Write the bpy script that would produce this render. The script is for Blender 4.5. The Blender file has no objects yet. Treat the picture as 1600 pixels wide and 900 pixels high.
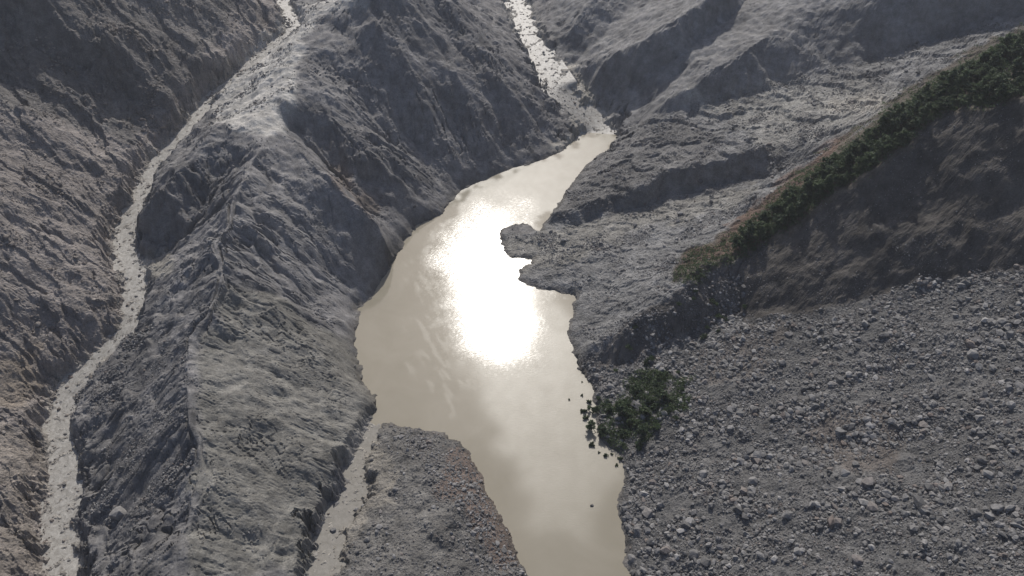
import bpy, bmesh, math, random
import numpy as np
from mathutils import Vector, Matrix, Euler, noise as mnoise

# ------------------------------------------------------------------ camera, sky, sun
SC = bpy.context.scene
COL = SC.collection
H, PITCH, F = 250.0, math.radians(40.0), 1232.0          # camera height over the lake, tilt, focal length in photo pixels
cam = bpy.data.cameras.new('camera')
cam.sensor_width = 36.0
cam.lens = 36.0 * F / 1600.0
cam.clip_start, cam.clip_end = 1.0, 20000.0
camo = bpy.data.objects.new('camera', cam)
camo.location = (0, 0, H)
camo.rotation_euler = (math.radians(90) - PITCH, 0, 0)
COL.objects.link(camo)
SC.camera = camo

SUN_EL, SUN_AZ = math.radians(41.5), math.radians(-1.0)   # azimuth from +Y towards +X
w = bpy.data.worlds.new('World'); SC.world = w; w.use_nodes = True
nt = w.node_tree
sky = nt.nodes.new('ShaderNodeTexSky'); sky.sky_type = 'NISHITA'; sky.sun_disc = False
sky.sun_elevation = SUN_EL; sky.sun_rotation = SUN_AZ
sky.air_density = .8; sky.dust_density = 6.0; sky.ozone_density = .8; sky.altitude = 1500
bg = nt.nodes['Background']; bg.inputs['Strength'].default_value = 0.108
nt.links.new(sky.outputs['Color'], bg.inputs['Color'])
sl = bpy.data.lights.new('sun', 'SUN'); sl.energy = 3.3; sl.angle = math.radians(0.53); sl.color = (1.0, 0.96, 0.90)
so = bpy.data.objects.new('sun', sl)
so.rotation_euler = (-(math.pi / 2 - SUN_EL), 0, -SUN_AZ)
COL.objects.link(so)
SC.view_settings.view_transform = 'Standard'; SC.view_settings.look = 'None'
SC.view_settings.exposure = 0.22; SC.view_settings.gamma = 1.0; SC.view_settings.use_curve_mapping = False
SC.render.engine = 'CYCLES'
SC.render.resolution_x, SC.render.resolution_y = 1024, 576

random.seed(7); rng = np.random.default_rng(7)
cP, sP = math.cos(PITCH), math.sin(PITCH)

def unproj(u, v, h):
    """photo pixel + height above the lake -> ground point"""
    a, b = (u - 800.0) / F, (450.0 - v) / F
    dy, dz = cP + b * sP, -sP + b * cP
    t = (h - H) / dz
    return (a * t, dy * t, h)
def proj(X, Y, Z):
    zc = Y * cP + (H - Z) * sP
    b = (Y * sP - (H - Z) * cP) / zc
    return 800.0 + F * X / zc, 450.0 - F * b

# ------------------------------------------------------------------ numeric noise
_g = np.random.default_rng(11)
_perm = np.concatenate([_g.permutation(256)] * 3).astype(np.int32)
_ang = _g.random(256) * 2 * np.pi
_gx, _gy = np.cos(_ang).astype(np.float32), np.sin(_ang).astype(np.float32)
def perlin(x, y, s=0):
    x = np.asarray(x, np.float32) + s * 17.31; y = np.asarray(y, np.float32) + s * 9.77
    xi, yi = np.floor(x).astype(np.int32), np.floor(y).astype(np.int32)
    xf, yf = x - xi, y - yi
    u, v = xf * xf * xf * (xf * (xf * 6 - 15) + 10), yf * yf * yf * (yf * (yf * 6 - 15) + 10)
    def gr(ix, iy, fx, fy):
        k = _perm[_perm[ix & 255] + (iy & 255)]
        return _gx[k] * fx + _gy[k] * fy
    n0 = gr(xi, yi, xf, yf); n1 = gr(xi + 1, yi, xf - 1, yf)
    n2 = gr(xi, yi + 1, xf, yf - 1); n3 = gr(xi + 1, yi + 1, xf - 1, yf - 1)
    a = n0 + u * (n1 - n0); b = n2 + u * (n3 - n2)
    return (a + v * (b - a)) * 1.4
def fbm(x, y, s=0, o=4, g=0.5):
    r, a, f = 0, 1.0, 1.0
    for i in range(o):
        r = r + a * perlin(x * f, y * f, s + i * 3); a *= g; f *= 2.03
    return r
def ridged(x, y, s=0, o=4):
    r, a, f = 0, 1.0, 1.0
    for i in range(o):
        r = r + a * (1 - 2 * np.abs(perlin(x * f, y * f, s + i * 3))); a *= 0.5; f *= 2.1
    return r
def sstep(a, b, x):
    t = np.clip((x - a) / (b - a), 0, 1); return t * t * (3 - 2 * t)
def gullies(px, py, dx, dy, octaves, gain=0.5):
    """slope-following furrows: phase waves laid across the fall line"""
    h = np.zeros_like(px); hx = np.zeros_like(px); hy = np.zeros_like(px)
    a, f = 1.0, 1.0
    for o in range(octaves):
        X, Y = px * f + o * 7.7, py * f + o * 3.3
        ix, iy = np.floor(X).astype(np.int32), np.floor(Y).astype(np.int32)
        fx, fy = X - ix, Y - iy
        ddx, ddy = dx + hy * 1.0, dy - hx * 1.0
        va = np.zeros_like(px); vx = np.zeros_like(px); vy = np.zeros_like(px); wt = np.zeros_like(px)
        for i in range(-1, 2):
            for j in range(-1, 2):
                k = _perm[_perm[(ix + i) & 255] + ((iy + j) & 255)]
                ox = fx - i - 0.5 - _gx[k] * 0.42; oy = fy - j - 0.5 - _gy[k] * 0.42
                d = ox * ox + oy * oy
                wgt = np.exp(-2.6 * d)
                m = (ox * ddx + oy * ddy) * 6.283
                s = np.sin(m) * wgt
                va += np.cos(m) * wgt; vx -= s * ddx; vy -= s * ddy; wt += wgt
        h += va / wt * a; hx += vx / wt * a * f * 0.35; hy += vy / wt * a * f * 0.35
        a *= gain; f *= 2.0
    return h

# ------------------------------------------------------------------ relief lines read from the photograph (u, v, height)
LEFT_STREAM = [(440,-60,66),(438,-20,62),(440,0,60),(462,45,56),(420,75,52),(385,105,48),(330,150,43),(295,200,39),(240,255,34),
    (222,300,31),(190,370,26),(197,410,24),(215,455,21),(205,510,18),(150,565,14),(95,610,11),(90,680,8),(105,740,6),(85,820,3.4),(105,895,1.6),(112,980,0.5)]
UP_STREAM = [(790,-60,38),(800,-10,33),(812,20,30),(830,60,27),(850,100,22),(870,140,17),(912,175,6.5),(936,198,1.0),(938,212,-.1),(924,232,-1.0)]
INLET = [(590,652,0.02),(582,676,0.5),(568,700,1.2),(553,730,2.2),(560,762,3),(538,796,4.2),(512,826,5.1),(514,862,6.1),(500,900,7.2),(498,970,9)]
LAKE = [(560,480),(580,465),(600,430),(628,385),(650,352),(690,336),(710,305),(735,288),(765,277),(800,262),(830,256),(862,244),(900,226),(935,205),(955,205),
    (958,215),(930,245),(905,270),(884,300),(868,325),(850,350),(842,362),(822,349),(800,351),(784,357),(780,372),(788,392),(800,404),(832,405),(828,414),(812,420),
    (810,436),(822,446),(862,455),(899,462),(896,485),(886,520),(893,540),(902,575),(925,603),(930,640),(938,690),(972,712),(975,740),(966,790),(975,850),(985,900),(985,990),
    (850,990),(822,900),(806,860),(782,808),(762,770),(752,740),(738,722),(720,690),(690,676),(640,668),(600,662),(592,645),(588,625),(568,600),(558,560),(556,520)]
LINES = [
    # central ridge: crest, near spur, right spur and the hollows between
    [(620,-70,100),(575,-30,89),(560,0,81),(500,12,72),(470,60,66),(440,120,62),(415,165,58),(405,230,56),(375,300,53),(350,370,50),(345,430,47),(320,480,45),(297,545,43),
     (308,620,40),(305,700,36),(300,800,32),(290,900,29),(285,990,27)],
    [(405,190,58.5),(350,195,57),(312,226,54.5),(255,303,46.5),(207,368,31)],
    [(228,415,23.4),(272,390,26),(316,350,33),(348,295,42),(374,250,50)],
    [(430,205,57),(470,240,51.5),(520,290,41),(570,333,29),(603,370,16.5),(618,400,4.5)],
    [(412,262,51),(445,330,40),(500,400,24),(548,455,5)],
    [(440,135,62),(452,158,61)],[(462,205,46),(505,250,37),(560,312,23),(620,352,8),(640,362,1)],
    [(470,100,65),(520,178,52),(580,248,34),(650,305,11),(680,335,2)],
    [(520,100,59),(580,180,39),(650,250,19),(705,303,1.5)],
    [(590,30,76),(640,110,52),(700,200,25),(742,262,6)],
    [(650,60,62),(700,130,42),(760,200,20),(790,250,3)],
    [(690,-30,76),(740,60,54),(800,140,31),(840,200,12),(850,235,2)],
    [(420,470,36),(470,540,24),(520,590,14),(580,625,4)],
    [(372,392,44),(415,432,34.5),(470,478,23),(540,505,7)],
    [(365,455,43),(430,500,31.5),(500,545,18),(555,572,4)],
    [(400,620,30),(470,700,19),(530,760,6)],
    [(390,780,26),(450,850,15),(490,920,9)],
    [(150,640,16),(170,720,14),(150,800,10),(160,890,7)],
    # left hillside
    [(-120,260,84),(0,300,62),(90,320,47),(150,340,36)],
    [(-120,450,56),(0,450,43),(100,455,31)],
    [(-120,600,34),(0,600,23),(60,605,15)],
    [(-120,760,28),(0,750,18),(60,750,10)],
    [(-120,920,22),(0,900,12),(60,900,5)],
    [(-90,95,94),(0,148,78),(70,190,64),(130,240,50),(185,300,37)],
    [(-90,85,88),(0,135,72),(80,183,60),(150,205,50),(220,240,39)],
    [(-90,-20,105),(0,25,94),(45,65,85),(100,90,75.5),(180,125,61.5),(250,190,46)],
    [(60,10,98),(150,70,82),(190,92,74),(250,150,56),(300,185,42)],
    [(190,78,77),(245,70,70),(320,100,58),(350,125,48)],
    [(195,105,68),(240,150,55),(270,190,44)],
    [(-100,-120,140),(100,-40,108),(250,-40,95),(400,-45,79)],
    [(150,52,88),(250,52,73),(350,42,66),(420,30,60)],
    # right-hand spurs above the terrace
    [(903,107,18),(950,90,30),(1000,68,43.5),(1040,48,52.5),(1100,10,62.5),(1150,-40,72)],
    [(958,150,11),(1000,128,22),(1060,95,37),(1160,8,55),(1200,-40,62)],
    [(885,106,17),(930,70,27),(1000,-5,43),(1030,-50,50)],
    [(895,125,13.5),(925,150,9),(950,182,3.5)],
    [(760,-50,44),(778,-15,38),(792,22,33.5),(815,70,28)],[(825,-50,40),(832,-10,35.5),(850,30,31)],
    [(860,45,30),(900,40,36),(930,0,46),(950,-50,56)],
    [(972,172,8),(1060,150,29),(1120,108,41),(1190,68,51),(1250,10,63),(1300,-40,72)],
    [(1000,187,15),(1065,177,21),(1150,150,28),(1240,128,34),(1330,105,40),(1450,70,48),(1560,30,64),(1700,0,80)],
    [(1300,20,62),(1400,-20,76),(1600,-60,96)],
    # terrace and its scarp
    [(862,334,6),(920,315,12.3),(1000,297,17.3),(1050,268,23),(1110,252,27),(1180,235,30),(1260,205,35),(1350,165,40),(1430,140,43)],
    [(858,352,1.0),(900,350,3.4),(1000,323,8.5),(1100,294,14),(1190,284,19),(1250,262,26)],
    [(940,250,7),(1000,230,14),(1100,195,22),(1240,155,30)],
    # lower bar, bank and the wooded ridge
    [(792,374,0.5),(900,357,3.8),(1000,332,8.8),(1060,315,13),(1190,291,20)],
    [(850,432,1.2),(920,420,6),(1000,400,12),(1080,370,19),(1150,345,26)],
    [(912,548,6),(980,505,16),(1050,455,24.3),(1110,418,29.5),(1165,391,33)],
    [(918,588,1),(1000,566,5),(1080,522,10.5),(1150,495,15),(1180,512,17)],
    [(1165,378,34),(1230,325,47),(1300,270,63),(1400,192,84),(1480,140,95),(1600,75,107),(1760,-10,124)],
    [(1185,388,34),(1240,355,45),(1300,318,57.5),(1380,255,75.5),(1480,183,91),(1600,160,102.5),(1760,125,119)],
    [(1170,517,17.5),(1250,495,26),(1350,470,37),(1450,445,47),(1600,420,60),(1760,390,76)],
    [(1040,600,6),(1100,640,10),(1200,600,20)],
    [(990,720,2),(1100,720,10),(1300,700,26),(1450,680,38),(1600,650,52),(1760,640,66)],
    [(1000,860,2.5),(1150,870,15),(1300,900,28),(1600,900,50),(1760,900,62)],
    # debris tongue at the foot of the picture
    [(612,680,3),(680,735,8.5),(715,800,11),(650,840,10),(620,900,10),(640,990,11)],
    [(712,706,3.5),(738,780,5.5),(768,840,5.5),(788,900,5.5),(795,990,5.5)],
    [(585,720,4.2),(600,770,5.5),(560,830,6),(545,900,8)],
]

# ------------------------------------------------------------------ base relief: membrane through the lines
X0, X1, Y0, Y1 = -500.0, 500.0, 30.0, 720.0
def dens(line, step=1.0):
    P = np.array([unproj(*p) for p in line]); out = []
    for a, b in zip(P[:-1], P[1:]):
        n = max(2, int(np.linalg.norm(b - a) / step))
        t = np.linspace(0, 1, n, endpoint=False)[:, None]
        out.append(a + (b - a) * t)
    out.append(P[-1:]); return np.concatenate(out)
pts = [dens(l) for l in LINES] + [dens(LEFT_STREAM), dens(UP_STREAM[:-2]), dens(INLET)]
LK = np.array([unproj(u, v, 0.0)[:2] for u, v in LAKE])
pts.append(dens([(u, v, 0.0) for u, v in LAKE + LAKE[:1]]))
far = np.array([[x, Y1 - 2, 62 + (70 + 25 * math.sin(x / 70.0)) * float(sstep(50, 170, abs(x - 10)))] for x in np.arange(X0, X1, 2.0)])
pts.append(far)
CP = np.concatenate(pts)
def inpoly(x, y, P):
    r = np.zeros(x.shape, bool); n = len(P)
    for i in range(n):
        x1, y1 = P[i]; x2, y2 = P[(i + 1) % n]
        if y1 == y2: continue
        c = ((y1 > y) != (y2 > y)) & (x < (x2 - x1) * (y - y1) / (y2 - y1) + x1)
        r ^= c
    return r
def solve():
    z = None
    for step in (32.0, 16.0, 8.0, 4.0, 2.0):
        nx, ny = int((X1 - X0) / step) + 1, int((Y1 - Y0) / step) + 1
        ix = np.clip(np.rint((CP[:, 0] - X0) / step).astype(int), 0, nx - 1)
        iy = np.clip(np.rint((CP[:, 1] - Y0) / step).astype(int), 0, ny - 1)
        ok = (CP[:, 0] > X0 - step) & (CP[:, 0] < X1 + step) & (CP[:, 1] > Y0 - step) & (CP[:, 1] < Y1 + step)
        s = np.zeros((ny, nx)); c = np.zeros((ny, nx))
        np.add.at(s, (iy[ok], ix[ok]), CP[ok, 2]); np.add.at(c, (iy[ok], ix[ok]), 1)
        fix = c > 0; val = np.where(fix, s / np.maximum(c, 1), 0)
        xs, ys = X0 + np.arange(nx) * step, Y0 + np.arange(ny) * step
        if z is None: z = np.full((ny, nx), 40.0)
        else: z = resample(z, pst, xs, ys)
        XX, YY = np.meshgrid(xs, ys)
        lk = inpoly(XX, YY, LK) & ~fix
        z[fix] = val[fix]; z[lk] = 0
        for it in range(400 if step > 4 else 260):
            p = np.pad(z, 1, mode='edge')
            n = 0.25 * (p[:-2, 1:-1] + p[2:, 1:-1] + p[1:-1, :-2] + p[1:-1, 2:])
            n[fix] = val[fix]; n[lk] = 0
            z = n
        pst = step
    for k in range(1):
        p = np.pad(z, 1, mode='edge')
        z = 0.5 * z + 0.125 * (p[:-2, 1:-1] + p[2:, 1:-1] + p[1:-1, :-2] + p[1:-1, 2:])
    return z, 2.0
def resample(z, st, xs, ys):
    fx = np.clip((xs - X0) / st, 0, z.shape[1] - 1.001); fy = np.clip((ys - Y0) / st, 0, z.shape[0] - 1.001)
    ix, iy = fx.astype(int), fy.astype(int); tx, ty = (fx - ix)[None, :], (fy - iy)[:, None]
    a = z[np.ix_(iy, ix)]; b = z[np.ix_(iy, ix + 1)]; c = z[np.ix_(iy + 1, ix)]; d = z[np.ix_(iy + 1, ix + 1)]
    return (a * (1 - tx) + b * tx) * (1 - ty) + (c * (1 - tx) + d * tx) * ty
base, bst = solve()

# final grid
gs = np.linspace(-1, 1, 985)                                  # finer columns near the lake's foot, wider up the valley
gy = [Y0]
while gy[-1] < Y1: gy.append(gy[-1] + 0.55 + 1.15 * sstep(230, 640, gy[-1]) + 1.6 * sstep(120, 60, gy[-1]))
gy = np.array(gy); gy[-1] = Y1
def Wd(y): return 118.0 + .52 * np.asarray(y, float)
GX = (gs[None, :] * Wd(gy)[:, None]).astype(np.float32); GY = np.repeat(gy[:, None], len(gs), 1).astype(np.float32)
def grad(Zm):
    zs = np.gradient(Zm, gs, axis=1) / Wd(gy)[:, None]
    zy = np.gradient(Zm, gy, axis=0) - zs * gs[None, :] * .52
    return zy, zs
# a little sideways wobble keeps the lines from looking drawn
wob = 3.6
WX = GX + wob * fbm(GX / 26, GY / 26, 3, 3); WY = GY + wob * fbm(GX / 26, GY / 26, 5, 3)
def sample(z, st, X, Y):
    fx = np.clip((X - X0) / st, 0, z.shape[1] - 1.001); fy = np.clip((Y - Y0) / st, 0, z.shape[0] - 1.001)
    ix, iy = fx.astype(int), fy.astype(int); tx, ty = fx - ix, fy - iy
    return (z[iy, ix] * (1 - tx) + z[iy, ix + 1] * tx) * (1 - ty) + (z[iy + 1, ix] * (1 - tx) + z[iy + 1, ix + 1] * tx) * ty

def segdist(P, margin, val=None):
    """distance of each grid vertex to a polyline (within margin) and the value carried along it"""
    D = np.full(GX.shape, 1e3, np.float32); V = np.zeros(GX.shape, np.float32)
    for k in range(len(P) - 1):
        a, b = P[k][:2], P[k + 1][:2]
        j0, j1 = np.searchsorted(gy, [min(a[1], b[1]) - margin, max(a[1], b[1]) + margin])
        if j0 == j1: continue
        wr = Wd(gy[[j0, j1 - 1]]); xl, xh = min(a[0], b[0]) - margin, max(a[0], b[0]) + margin
        i0, i1 = np.searchsorted(gs, [(xl / wr).min(), (xh / wr).max()])
        if i0 == i1: continue
        x, y = GX[j0:j1, i0:i1], GY[j0:j1, i0:i1]
        d = b - a; L = max(d @ d, 1e-9)
        t = np.clip(((x - a[0]) * d[0] + (y - a[1]) * d[1]) / L, 0, 1)
        q = np.hypot(x - a[0] - t * d[0], y - a[1] - t * d[1])
        m = q < D[j0:j1, i0:i1]
        D[j0:j1, i0:i1][m] = q[m]
        if val is not None: V[j0:j1, i0:i1][m] = (val[k] + (val[k + 1] - val[k]) * t)[m]
    return D, V
# lake distance: negative inside
dl, _ = segdist(np.vstack([LK, LK[:1]]), 45.0)
inl = inpoly(GX, GY, LK)
dl = np.where(inl, -dl, dl)
dl = dl + 1.5 * fbm(GX / 8, GY / 8, 15, 5, .6) * sstep(60, 20, np.abs(dl))
shore_far = sstep(2, 22, dl)
Z = np.where(shore_far > 0, sample(base, bst, GX + (WX - GX) * shore_far, GY + (WY - GY) * shore_far), sample(base, bst, GX, GY)).astype(np.float32)

# zones, as areas of the ground seen in the photograph
U, Vp = proj(GX, GY, Z)
def blur(a, n):
    for k in range(n):
        p = np.pad(a, 1, mode='edge'); a = (p[:-2, 1:-1] + p[2:, 1:-1] + p[1:-1, :-2] + p[1:-1, 2:] + 2 * a) / 6
    return a
jx = fbm(GX / 14, GY / 14, 21, 4) * 22; jy = fbm(GX / 14, GY / 14, 31, 4) * 22
def zone(poly, soft=4, jit=1.0):
    m = inpoly(U + jx * jit, Vp + jy * jit, poly).astype(np.float32)
    return blur(m, soft) if soft else m
LSu = [(p[0], p[1]) for p in LEFT_STREAM]; USu = [(p[0], p[1]) for p in UP_STREAM]
z_left = zone([(-900,-400)] + [(430,-400)] + LSu + [(112,1300),(-900,1300)], 2, 0)
z_scree = zone([(915,590),(1000,570),(1080,525),(1160,500),(1250,495),(1350,470),(1450,445),(1600,420),(2200,330),(2200,1500),(960,1500),(985,900),(960,760),(935,690)], 5, .5)
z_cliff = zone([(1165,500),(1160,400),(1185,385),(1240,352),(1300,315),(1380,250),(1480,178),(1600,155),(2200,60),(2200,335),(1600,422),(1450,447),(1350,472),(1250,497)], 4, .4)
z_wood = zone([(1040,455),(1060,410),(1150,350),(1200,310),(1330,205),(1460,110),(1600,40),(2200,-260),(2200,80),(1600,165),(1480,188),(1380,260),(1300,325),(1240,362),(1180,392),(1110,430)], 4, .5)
z_terr = zone([(845,360),(885,300),(955,205),(1065,172),(1240,125),(1330,100),(1450,60),(1560,20),(1600,50),(1460,120),(1330,212),(1200,315),(1060,410),(1160,395),(905,578),(890,520),(900,460),(810,440),(780,370)], 4, .3)
z_fan = zone([(595,655),(720,685),(830,900),(830,1300),(495,1300),(500,900),(545,765)], 3, .3)
z_spur = zone([(870,-400),(860,60),(890,105),(960,200),(1065,174),(1240,127),(1330,102),(1450,60),(1600,-10),(2200,-300),(2200,-600)], 4, .3)
z_top = zone([(335,140),(400,70),(480,0),(575,-10),(565,10),(500,25),(460,110),(470,165),(425,215),(360,205),(330,185)], 6, .6)
z_ridge = np.clip(1 - z_left - z_scree - z_cliff - z_wood - z_terr - z_fan - z_spur, 0, 1)

# ------------------------------------------------------------------ relief detail
gzy, gzx = grad(blur(Z, 16))
sl_ = np.hypot(gzx, gzy) + 1e-6
nd = np.clip(sl_ * 1.6, 0.25, 1.1) / sl_
steep = sstep(0.18, 0.6, sl_)
flank = np.clip(z_ridge + z_spur * .6 + z_cliff * .2 + z_left * .45 + z_terr * .25, 0, 1) * (1 - .6 * z_top)
amp = .55 + .9 * np.clip(fbm(GX / 55, GY / 55, 44, 2) + .2, 0, 1)
dX, dY = (gzy * nd).astype(np.float32), (-gzx * nd).astype(np.float32)
hx_, hy_ = GX + 3.2 * fbm(GX / 26, GY / 26, 141, 4), GY + 3.2 * fbm(GX / 26, GY / 26, 145, 4)
gul = gullies(hx_ / 60.0, hy_ / 60.0, dX * 2.0, dY * 2.0, 2, .5)
gul = np.where(gul < 0, gul, gul * .6)
inc = gullies(hx_ / 38.0, hy_ / 38.0, dX * 3.4, dY * 3.4, 2, .6)
inc = 1 - 2 * np.sqrt(np.abs(inc) + .004)
smooth_flank = zone([(310,540),(350,440),(440,480),(560,540),(590,640),(500,780),(480,900),(470,1000),(300,1000)], 20, .3)
flank2 = flank * (1 - .65 * smooth_flank)
pat = np.clip(fbm(GX / 30, GY / 30, 149, 3) + .4, 0, 1)
detail = 2.8 * gul * steep * flank2 * amp - 2.1 * np.clip(inc, 0, 1) * steep * (.5 * flank + .5 * flank2) * (.25 + amp * pat)
detail += 1.9 * fbm(GX / 44, GY / 44, 41, 2) * (0.35 + flank2)
bar = zone([(780,372),(900,350),(1060,310),(1190,286),(1160,340),(1100,420),(980,505),(905,560),(885,520),(900,460),(810,440)], 6, .3)
rough = 0.09 * z_ridge + 0.08 * z_spur - .25 * bar * z_terr + 0.5 * z_left + 0.42 * z_terr + 0.45 * z_fan + 0.45 * z_scree + .16 * z_cliff + .5 * z_wood + .35 * z_top
detail += rough * (.45 * ridged(GX / 17, GY / 17, 51, 2) + .8 * fbm(GX / 5.2, GY / 5.2, 61, 5, .62))
detail += (z_ridge + z_spur * .7 + z_cliff * .6) * (.10 * ridged(hx_ / 6.5, hy_ / 6.5, 57, 4) * (.3 + pat))
# broken edges of harder beds across the bare flanks
bed = fbm(hx_ / 26, hy_ / 12 + Z / 14, 63, 4)
detail += (z_ridge * .3 + z_spur * .2 + z_cliff * .2) * (sstep(-.02, .03, bed) - .5) * sstep(.1, .4, fbm(GX / 40, GY / 40, 66, 2) + .25)
# slumped blocks and small scarps on the loose ground, stretched across the fall line
tx_, ty_ = hx_ * .8 - hy_ * .6, hy_ * .8 + hx_ * .6
bl = fbm(tx_ / 18, ty_ / 7, 71, 4)
detail += (z_left * .8 + z_terr * .6) * (sstep(.02, .12, bl) - .5)
bl2 = fbm(tx_ / 40, ty_ / 17, 75, 4)
detail += (z_left * 2.0 + z_terr * (1.5 - 1.1 * bar)) * (sstep(.0, .09, bl2) - .5)
# downslope drainage lines, fine
gul2 = gullies(hx_ / 22.0, hy_ / 22.0, dX * 3.6, dY * 3.6, 2, .55)
detail += -.42 * np.clip(1 - 2.2 * np.sqrt(np.abs(gul2)), 0, 1) * steep * flank * (.4 + .9 * np.clip(fbm(GX / 20, GY / 20, 47, 2) + .4, 0, 1))
detail += (0.24 - .20 * z_ridge + .12 * pat * z_ridge - .18 * z_spur) * fbm(GX / 2.2, GY / 2.2, 81, 3, .75) 
gul3 = gullies(hx_ / 10.0, hy_ / 10.0, dX * 4.0, dY * 4.0, 1)
detail += -.15 * np.clip(1 - 2.0 * np.sqrt(np.abs(gul3)), 0, 1) * steep * flank
Z = Z + detail * sstep(-1, 16, dl) + np.clip(dl * .35, 0, 1.0) * np.clip(1 + .8 * fbm(GX / 6, GY / 6, 91, 2), .1, 2)
Z = np.where(dl > 0, np.maximum(Z, np.minimum(dl * .25, .8) + .25 * fbm(GX / 2.2, GY / 2.2, 95, 3)), -np.minimum(-dl * .55, 5.0) + .2 * fbm(GX / 2.2, GY / 2.2, 95, 3))

# stream beds
def carve(line, wid, bank):
    global Z
    P = np.array([unproj(*p) for p in line])
    S, hs = [], []
    Q = dens(line, 3.0)
    n = len(Q)
    # smooth meander and monotone fall
    for k in range(6 if len(line) > 11 else 3): Q[1:-1] = .5 * Q[1:-1] + .25 * (Q[:-2] + Q[2:])
    D, V = segdist(Q, 30.0, Q[:, 2])
    wid = segdist(Q, 30.0, np.interp(np.linspace(0, 1, n), np.linspace(0, 1, len(wid)), wid))[1]
    wob_ = 1 + .9 * fbm(GX / 9, GY / 9, 101, 5, .65)
    ww = wid * wob_
    t = sstep(0, 1, (D - ww * .5) / bank)
    bed = V - .5 + .6 * fbm(GX / 3.2, GY / 3.2, 105, 4, .65)
    m = D < 30
    Z = np.where(m, bed * (1 - t) + Z * t, Z)
    return Q
W_left, W_up, W_in = (5.5, 6, 5, 7, 5.5, 8, 6, 9, 8), (9, 11, 11, 17, 21), (2.2, 4, 9, 10, 7, 5.5)
Q_left = carve(LEFT_STREAM, W_left, 6.0)
Q_up = carve(UP_STREAM, W_up, 7.0)
Q_in = carve(INLET, W_in, 4.0)

def hz(x, y):
    """ground height at world points"""
    x = np.asarray(x, float); y = np.asarray(y, float)
    fx = np.clip((x / Wd(y) + 1) / (gs[1] - gs[0]), 0, len(gs) - 1.001); ix = fx.astype(int); tx = fx - ix
    iy = np.clip(np.searchsorted(gy, y) - 1, 0, len(gy) - 2); ty = np.clip((y - gy[iy]) / (gy[iy + 1] - gy[iy]), 0, 1)
    return (Z[iy, ix] * (1 - tx) + Z[iy, ix + 1] * tx) * (1 - ty) + (Z[iy + 1, ix] * (1 - tx) + Z[iy + 1, ix + 1] * tx) * ty
def near(x, y):
    return np.clip(np.searchsorted(gy, y), 0, len(gy) - 1), np.clip(np.rint((np.asarray(x) / Wd(y) + 1) / (gs[1] - gs[0])).astype(int), 0, len(gs) - 1)
def hit(u, v):
    """first ground point under a photo pixel"""
    for y in np.arange(60, 700, 0.5):
        b = (450.0 - v) / F; dy, dz = cP + b * sP, -sP + b * cP
        t = y / dy; z = H + dz * t; x = (u - 800.0) / F * t
        if max(hz(x, y), 0.0) >= z: return x, y, float(max(hz(x, y), 0.0))
    return None

# ------------------------------------------------------------------ ground colours (mineral colours of each kind of ground, shade painted into some steep faces)
U, Vp = proj(GX, GY, Z)
C = np.zeros(GX.shape + (3,), np.float32)
def put(mask, col):
    global C
    C = C * (1 - mask[..., None]) + np.array(col, np.float32) * mask[..., None]
put(np.ones_like(GX), (.168, .162, .160))
put(z_spur, (.18, .176, .174))
put(z_terr, (.19, .187, .185))
put(z_left, (.238, .214, .199))
put(z_scree, (.128, .125, .123))
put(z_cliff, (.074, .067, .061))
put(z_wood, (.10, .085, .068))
put(z_fan, (.145, .139, .131))
put(z_top, (.40, .385, .36))
put(zone([(310,560),(345,440),(430,470),(560,540),(590,640),(500,780),(480,900),(300,900)], 14, 1) * .8, (.165, .158, .14))
put(zone([(-100,560),(60,540),(70,620),(-100,640)], 6, 1) * .8, (.195, .165, .135))
put(zone([(-100,660),(70,680),(60,900),(-100,900)], 10, 1) * .6, (.21, .185, .158))
put(zone([(-100,-100),(420,-100),(300,140),(200,220),(100,200),(-100,130)], 10, 1) * .75, (.12, .115, .11))  # shade of the steep upper left slopes, put into the ground colour
put(zone([(865,95),(905,105),(962,205),(940,235),(880,245),(850,225),(900,200),(880,160)], 4, .4) * .9, (.33, .31, .275))
put(zone([(790,380),(900,352),(1060,312),(1190,288),(1150,320),(1000,360),(900,410),(820,430)], 6, .5) * .7, (.24, .228, .205))
put(zone([(1040,150),(1240,130),(1420,130),(1350,190),(1190,250),(1180,210)], 8, 1) * .75, (.27, .26, .24))
put(zone([(1300,150),(1390,150),(1380,175),(1290,175)], 3, .3) * .8, (.30, .28, .25))
put(zone([(1060,420),(1200,300),(1330,200),(1300,270),(1180,380)], 5, 1) * .7, (.125, .08, .062))
put(zone([(700,700),(740,715),(800,830),(820,900),(790,900),(700,780)], 4, 1) * .6, (.17, .115, .09))
put(zone([(1270,640),(1400,640),(1400,720),(1280,730)], 6, 1) * .3, (.165, .12, .09))
put(zone([(1110,510),(1240,500),(1200,580),(1080,600)], 6, 1) * .35, (.165, .13, .105))
put(zone([(225,395),(270,392),(265,430),(225,440)], 3, .4) * .8, (.28, .262, .23))
put(zone([(505,250),(540,260),(590,330),(560,330)], 5, 1) * .5, (.17, .13, .10))
silt_in = zone([(568,690),(606,700),(616,790),(575,800),(545,850),(515,920),(485,920),(520,810),(545,750)], 3, 1.0)
put(silt_in * .85, (.255, .235, .205))
put(zone([(885,300),(955,212),(1060,185),(1130,215),(1110,250),(1000,300),(860,345)], 6, .6) * .7, (.135, .13, .126))
put(zone([(905,560),(980,508),(1050,458),(1110,420),(1165,395),(1170,500),(1080,522),(1000,566),(915,590)], 3, .4) * .75, (.085, .074, .065))  # steep bank face: its shade painted in as a dark brown soil colour
put(zone([(120,640),(215,520),(285,545),(300,640),(292,760),(285,900),(150,960),(120,900),(112,760)], 8, 1) * .8, (.118, .114, .113))
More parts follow.
